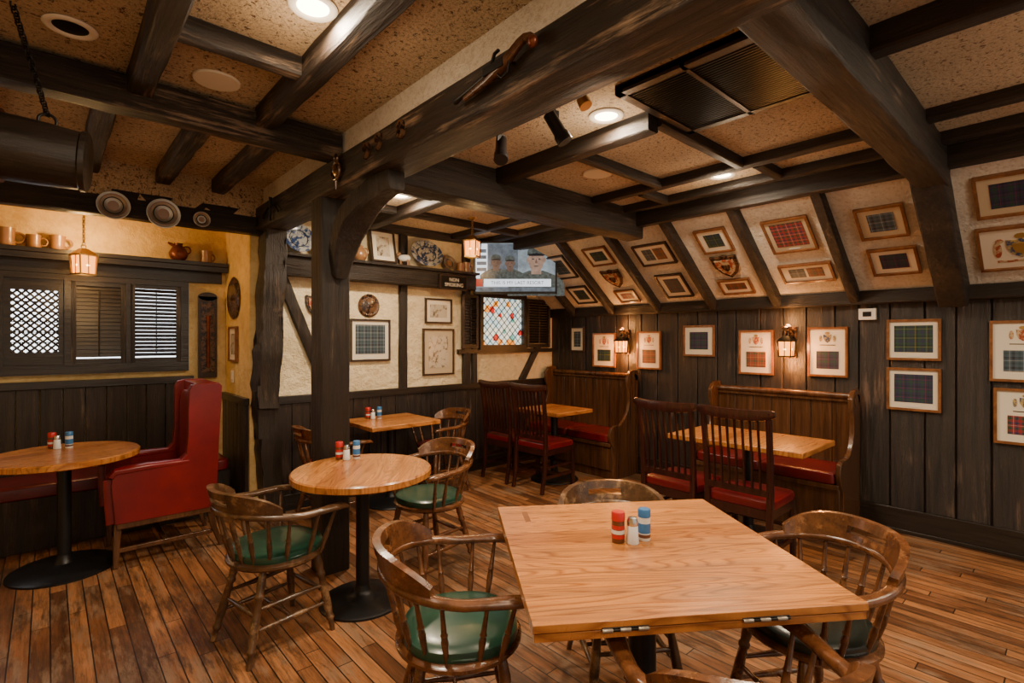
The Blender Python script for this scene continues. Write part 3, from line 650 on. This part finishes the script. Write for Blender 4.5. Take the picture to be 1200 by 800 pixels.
# ------------------------------------------------------------------ furniture
LEG=[(0,.013),(.06,.017),(.18,.021),(.26,.017),(.28,.022),(.31,.022),(.33,.016),(.5,.020),(.68,.022),(.80,.016),(.82,.021),(.85,.021),(.87,.014),(.95,.013),(1,.012)]
SP=[(0,.007),(.15,.009),(.4,.013),(.5,.010),(.52,.013),(.55,.010),(.8,.008),(1,.007)]
def captain_mesh(name,wd,seatm):
    b=B()
    pf=[(.17,.405),(.215,.412),(.228,.425),(.228,.437),(.215,.446),(.0,.446)]
    b.lathe((0,0,0),pf,wd,36,Matrix.Diagonal((1.02,1.06,1,1)))
    b.sup((0.005,0,.462),(.212,.218,.034),seatm,.55,.85,36,12); b.torus((0.005,0,.458),.208,.006,seatm,Matrix.Diagonal((1,1.03,1,1)),36,6)
    tops=[(.14,.14),(.14,-.14),(-.13,.13),(-.13,-.13)]; bots=[(.20,.20),(.20,-.20),(-.23,.19),(-.23,-.19)]
    def at(i,z): t=1-z/.42; return V((tops[i][0]+(bots[i][0]-tops[i][0])*t,tops[i][1]+(bots[i][1]-tops[i][1])*t,z))
    for i in range(4): b.tube(at(i,.42),at(i,0),LEG,wd,12)
    ST=[(0,.008),(.3,.011),(.5,.015),(.7,.011),(1,.008)]
    for (i,j,z) in ((0,2,.15),(1,3,.15),(0,1,.21),(0,2,.24),(1,3,.24),(2,3,.21)): b.tube(at(i,z),at(j,z),ST,wd,10)
    b.tube((at(0,.15)+at(2,.15))/2,(at(1,.15)+at(3,.15))/2,ST,wd,10)
    R=.275; path=[(.235,-.262,.652),(.215,-.27,.664),(.15,-.277,.668),(.07,-.278,.668)]
    na=22
    for i in range(na+1):
        a=math.radians(-90-180*i/na); path.append((R*math.cos(a),R*math.sin(a),.668+.035*math.sin(math.pi*i/na)))
    path+=[(.07,.278,.668),(.15,.277,.668),(.215,.27,.664),(.235,.262,.652)]
    wh=[(.045,.02),(.062,.028),(.062,.03),(.05,.03)]+[(.044,.032)]*(na+1)+[(.05,.03),(.062,.03),(.062,.028),(.045,.02)]
    b.sweep(path,wh,wd,seg=12,e=.7)
    tp=[(.17,-.272),(.075,-.275)]
    for a in (-105,-125,-145,-163,180,163,145,125,105): tp.append((R*math.cos(math.radians(a)),R*math.sin(math.radians(a))))
    tp+=[(.075,.275),(.17,.272)]
    for i,(x,y) in enumerate(tp):
        zt=.66+(.035 if x<-.15 else .01*(x<0)); k_=.74
        b.tube((x*k_,y*k_,.43),(x,y,zt),SP,wd,9)
    n=30; a0=math.radians(112);a1=math.radians(248); zb=.712
    def hh(a): q=abs(a-math.pi)/math.radians(68); return .012+.082*(1-q**3.5)
    def P(a,z,rr):
        lean=(z-zb)*.25; return ((rr+lean)*math.cos(a),(rr+lean)*math.sin(a),z)
    for i in range(n):
        A=a0+(a1-a0)*i/n; A2=a0+(a1-a0)*(i+1)/n
        mid=(A+A2)/2; h1=hh(A);h2=hh(A2); zb1=.695
        segs=[(0,1)]
        if abs(mid-math.pi)<math.radians(17): segs=[(0,.42),(.68,1)]
        for (s0,s1) in segs:
            def q(a,hv,sf_): return zb1+(hv+.017)*sf_
            b.hexa([P(A,q(A,h1,s0),R-.016),P(A,q(A,h1,s0),R+.016),P(A2,q(A2,h2,s0),R+.016),P(A2,q(A2,h2,s0),R-.016),
                    P(A,q(A,h1,s1),R-.014),P(A,q(A,h1,s1),R+.014),P(A2,q(A2,h2,s1),R+.014),P(A2,q(A2,h2,s1),R-.014)],wd)
    return b.mesh(name)
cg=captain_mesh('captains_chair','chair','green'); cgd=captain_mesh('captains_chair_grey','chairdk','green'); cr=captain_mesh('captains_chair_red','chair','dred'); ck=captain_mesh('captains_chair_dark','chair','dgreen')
def face(dx,dy): return math.atan2(dy,dx)
put(cgd,'captains_chair',TR(.88,2.80,0,face(1,.18)))
put(cg,'captains_chair',TR(1.14,1.56,0,face(.84,-.54)))
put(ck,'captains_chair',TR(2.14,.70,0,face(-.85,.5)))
put(cr,'captains_chair',TR(1.335,.615,0,face(.62,.78)))
put(cg,'captains_chair',TR(1.93,2.98,0,face(-.97,-.1)))
put(cgd,'captains_chair',TR(1.93,1.40,0,face(-.56,-.8)))
put(cr,'captains_chair',TR(1.80,4.30,0,face(1,.0)))
put(cr,'captains_chair',TR(2.94,4.35,0,face(-1,.0)))
def tall_mesh():
    b=B(); m='mahog'
    for sy in (-1,1):
        b.sweep([(-.27,sy*.20,0),(-.235,sy*.20,.2),(-.22,sy*.205,.46),(-.235,sy*.21,.75),(-.275,sy*.215,1.06)],[(.032,.036),(.034,.038),(.036,.042),(.034,.036),(.04,.03)],m,up=(0,1,0),e=.35)
        b.sweep([(.20,sy*.20,0),(.20,sy*.20,.43)],(.036,.036),m,up=(0,1,0),e=.3)
        b.b(-.22,.20,sy*.20-.012,sy*.20+.012,.37,.43,m); b.b(-.24,.20,sy*.20-.009,sy*.20+.009,.14,.17,m); b.b(-.235,.20,sy*.20-.008,sy*.20+.008,.24,.262,m)
    b.b(.188,.212,-.2,.2,.37,.43,m); b.b(-.232,-.21,-.2,.2,.37,.43,m); b.b(-.02,.005,-.2,.2,.14,.165,m); b.b(.19,.21,-.2,.2,.22,.245,m)
    pts=[];whs=[]
    for i in range(17):
        y_=-.255+.51*i/16; q=abs(y_)/.255
        pts.append((-.275-.018*(1-q*q),y_,1.035+.022*q**3-.0)); whs.append((.028,.075-.02*q**4 if q<.98 else .04))
    b.sweep(pts,whs,m,up=(0,0,1),e=.5)
    b.b(-.245,-.222,-.2,.2,.52,.56,m)
    for i in range(7):
        y_=-.15+.05*i
        b.sweep([(-.236,y_,.54),(-.244,y_,.75),(-.284,y_,1.03)],(.012,.024),m,up=(1,0,0),e=.4)
    b.sup((-.005,0,.455),(.225,.222,.035),'dred',.35,.25,32,10)
    return b.mesh('dining_chair')
tm=tall_mesh()
put(tm,'dining_chair',TR(3.62,1.54,0,.02)); put(tm,'dining_chair',TR(3.62,2.05,0,-.02))
put(tm,'dining_chair',TR(3.86,3.76,0,.03)); put(tm,'dining_chair',TR(3.86,4.27,0,0))
def pedestal(b,zt,br=.24,cx=0):
    b.lathe((0,0,0),[(br,0),(br,.012),(br*.93,.022),(br*.5,.035),(.06,.05),(.045,.07),(.038,.10)],'table_iron',40)
    b.tube((0,0,.08),(0,0,zt-.03),[(0,.038),(1,.038)],'table_iron',20)
    b.lathe((0,0,zt-.05),[(.05,0),(.09,.03),(.10,.05)],'table_iron',24)
    for a in (0,math.pi/2): b.b(-.26,.26,-.02,.02,zt-.022,zt,'table_iron',Matrix.Rotation(a,4,'Z'))
def round_table(x,y,r,ang,br):
    b=B(); b.lathe((0,0,0),[(r-.012,.725),(r,.732),(r,.762),(r-.008,.770),(0,.770)],'oak',64); pedestal(b,.727,br); b.obj('round_table',TR(x,y,0,ang))
round_table(1.367,2.82,.395,.9,.24); round_table(.083,4.53,.41,.3,.29)
def rect_table(x,y,w,d,ang,name='square_table',th=.04,hinge=False):
    b=B(); b.b(-w/2,w/2,-d/2,d/2,.77-th,.77,'oak'); pedestal(b,.77-th,.26)
    o=b.obj(name,TR(x,y,0,ang),bevel=.006); return o
rect_table(2.40,4.36,.70,.62,0); rect_table(4.12,3.88,.56,.62,0); rect_table(4.03,1.74,.66,1.0,0,'dining_table')
b=B(); w=.97
b.b(-w/2,w/2,-w/2,w/2,.748,.77,'oak'); b.b(-w/2+.004,w/2-.004,-w/2+.004,-.02,.722,.744,'oak'); b.b(-w/2+.004,w/2-.004,.02,w/2-.004,.722,.744,'oak'); b.b(-w/2+.05,w/2-.05,-w/2+.05,w/2-.05,.73,.75,'oakedge')
pedestal(b,.72,.3)
b.tube((0,0,.05),(0,0,.70),[(0,.05),(1,.05)],'table_iron',20)
for (x0,x1) in ((-.30,-.17),(.10,.24),):
    b.b(x0,x1,-w/2-.003,-w/2+.003,.749,.753,'iron'); b.tube((x0,-w/2-.004,.746),(x1,-w/2-.004,.746),[(0,.004),(1,.004)],'iron',8)
for xx in (-.30,-.25,-.2,.10,.15,.2): b.tube((xx,-w/2-.004,.746),(xx+.03,-w/2-.004,.746),[(0,.006),(1,.006)],'pewter',8)
b.obj('drop_leaf_table',TR(1.62,1.085,0,math.radians(-35)),bevel=.005)
def shaker(x,y,z,kind,s=1):
    b=B()
    if kind=='salt_shaker':
        b.lathe((0,0,0),[(.019,0),(.021,.004),(.018,.03),(.017,.055),(.015,.058)],'glass',10); b.lathe((0,0,.055),[(.0165,0),(.017,.014),(.013,.024),(0,.027)],'steel',16)
    elif kind=='spice_jar':
        b.lathe((0,0,0),[(.019,0),(.02,.004),(.02,.062),(.019,.068)],'spice',20); b.lathe((0,0,.014),[(.0205,0),(.0205,.012)],'capred',20); b.lathe((0,0,.028),[(.0206,0),(.0206,.012)],'label',20);b.lathe((0,0,.042),[(.0206,0),(.0206,.012)],'capred',20); b.lathe((0,0,.068),[(.021,0),(.021,.022),(.019,.026),(0,.026)],'capred',20)
    else:
        b.lathe((0,0,0),[(.018,0),(.019,.003),(.019,.072)],'label',20); b.lathe((0,0,.010),[(.0195,0),(.0195,.010)],'spice',20); b.lathe((0,0,.024),[(.0195,0),(.0195,.030)],'blue',20); b.lathe((0,0,.073),[(.0195,0),(.0195,.02),(.017,.024),(0,.024)],'blue',20)
    b.obj(kind,TR(x,y,z)@Matrix.Scale(s,4))
def conds(x,y,s=1.15):
    r=V((.7428,-.6695)); f=V((.6695,.7428)); z=.7705
    shaker(x-r.x*.05,y-r.y*.05,z,'spice_jar',s); shaker(x-f.x*.015,y-f.y*.015,z,'salt_shaker',s); shaker(x+r.x*.052+f.x*.02,y+r.y*.052+f.y*.02,z,'seasoning_bottle',s)
conds(1.612,1.125,1.2); conds(1.40,3.10); conds(.06,4.74); conds(2.3,4.52)
def settle(y0,y1,top):
    b=B(); xb=XR-.055; xf=xb-.50
    y=y0+.03; n=max(4,int((y1-y0)/.17)); dw=(y1-y0-.06)/n
    for i in range(n): b.b(xb-.035,xb-.005,y+i*dw+.002,y+(i+1)*dw-.002,.1,top-.06,'settle')
    b.b(xb-.06,xb,y0,y1,top-.08,top-.02,'settle'); b.tube((xb-.05,y0,top-.03),(xb-.05,y1,top-.03),[(0,.028),(1,.028)],'settle',12)
    b.b(xf+.03,xb-.03,y0+.02,y1-.02,.10,.38,'settle'); b.b(xf,xb-.03,y0+.02,y1-.02,.36,.40,'settle'); b.b(xf+.05,xb,y0+.02,y1-.02,0,.1,'settle')
    L=y1-y0-.07; nc=2
    for i in range(nc):
        cy=y0+.035+L*(i+.5)/nc; b.sup(((xf+xb-.05)/2,cy,.445),((xb-xf-.03)/2,L/nc/2,.052),'dred',.3,.15,40,10)
    prof=[(0,0),(-.46,0),(-.46,.08),(-.43,.2),(-.44,.34),(-.50,.42),(-.515,.50),(-.49,.56),(-.42,.585),(-.33,.58),(-.25,.62),(-.19,.70),(-.16,.80),(-.17,.90),(-.20,.98),(-.20,1.06),(-.15,1.12),(-.08,1.14),(0,1.13)]
    k_=top/1.10
    for yy in (y0,y1-.035):
        b.prism([(xb+x,z*(k_ if z>.6 else 1)) for x,z in prof],-yy,-(yy+.035),'settle',basis((0,0,0),(1,0,0),(0,0,1)))
        b.tube((xb-.10,yy-.004,top-.06*k_),(xb-.10,yy+.039,top-.06*k_),[(0,.05),(.3,.035),(.7,.035),(1,.05)],'settle',20)
    b.obj('settle_bench',bevel=.004)
settle(1.24,2.46,1.08); settle(3.40,4.70,1.14)
b=B()
prof=[(-.31,.30),(.28,.30),(.30,.56),(.29,.63),(.24,.665),(.05,.66),(-.08,.665),(-.125,.71),(-.135,.85),(-.135,1.0),(-.14,1.16),(-.16,1.195),(-.20,1.205),(-.33,1.205),(-.35,1.18),(-.33,.8)]
Mp=basis((0,0,0),(1,0,0),(0,0,1))
b.prism(prof,.22,.30,'red',Mp); b.prism(prof,-.30,-.22,'red',Mp)
b.hexa([(-.30,-.23,.30),(-.16,-.23,.30),(-.16,.23,.30),(-.30,.23,.30),(-.34,-.23,1.20),(-.20,-.23,1.20),(-.20,.23,1.20),(-.34,.23,1.20)],'red')
b.sup((-.20,0,.80),(.045,.22,.34),'red',.4,.4,24,12)
b.sup((.04,0,.44),(.26,.222,.075),'red',.35,.2,32,10)
b.b(-.28,.27,-.22,.22,.28,.38,'red')
for sy in (-1,1):
    b.sweep([(-.14,sy*.26,.655),(.1,sy*.26,.655),(.28,sy*.26,.645),(.30,sy*.26,.61)],[(.085,.04),(.10,.05),(.10,.05),(.09,.05)],'red')
    b.sweep([(.30,sy*.26,.60),(.295,sy*.26,.45),(.285,sy*.26,.30)],[(.085,.02)]*3,'red',up=(0,1,0))
    b.sweep([(.26,sy*.25,.30),(.27,sy*.255,.15),(.275,sy*.26,0)],[(.045,.045),(.038,.038),(.03,.03)],'settle',up=(0,1,0),e=.3)
    b.sweep([(-.27,sy*.25,.30),(-.30,sy*.255,.15),(-.35,sy*.26,0)],[(.045,.045),(.038,.038),(.03,.03)],'settle',up=(0,1,0),e=.3)
    b.b(-.28,.27,sy*.26-.035,sy*.26+.035,.265,.305,'settle'); b.b(-.29,.26,sy*.255-.012,sy*.255+.012,.10,.13,'settle')
b.b(.24,.28,-.26,.26,.265,.305,'settle'); b.b(-.3,-.26,-.26,.26,.265,.305,'settle'); b.b(-.02,.01,-.25,.25,.1,.125,'settle')
b.obj('wingback_chair',TR(.61,4.56,0,math.pi),bevel=.012)
b=B(); x=-1.15
while x<.98: b.b(x+.003,x+.135,YA-.06,YA-.02,.1,1.14,'panel'); x+=.138
b.b(-1.19,1.0,YA-.08,YA-.01,1.13,1.19,'panelX'); b.b(-1.19,1.2,YA-.5,YA-.04,0,.38,'panel')
for i in range(3):
    cx=-1.19+.795*(i+.5); b.sup((cx,YA-.30,.43),(.395,.235,.055),'dred',.3,.15,36,10)
b.obj('alcove_bench',bevel=.004)
# ------------------------------------------------------------------ world, camera
w=bpy.data.worlds.new('world'); bpy.context.scene.world=w; w.use_nodes=True
bg=w.node_tree.nodes['Background']; bg.inputs[0].default_value=(1,.89,.74,1); bg.inputs[1].default_value=.75
cam=bpy.data.cameras.new('camera'); co=bpy.data.objects.new('camera',cam); C.objects.link(co)
cam.sensor_width=36; cam.lens=18.12; cam.clip_start=.03; cam.shift_y=-.0017
co.location=(0,0,1.52); yaw=math.atan2(-.6695,.7428)
co.rotation_euler=(math.pi/2,0,yaw)
bpy.context.scene.camera=co
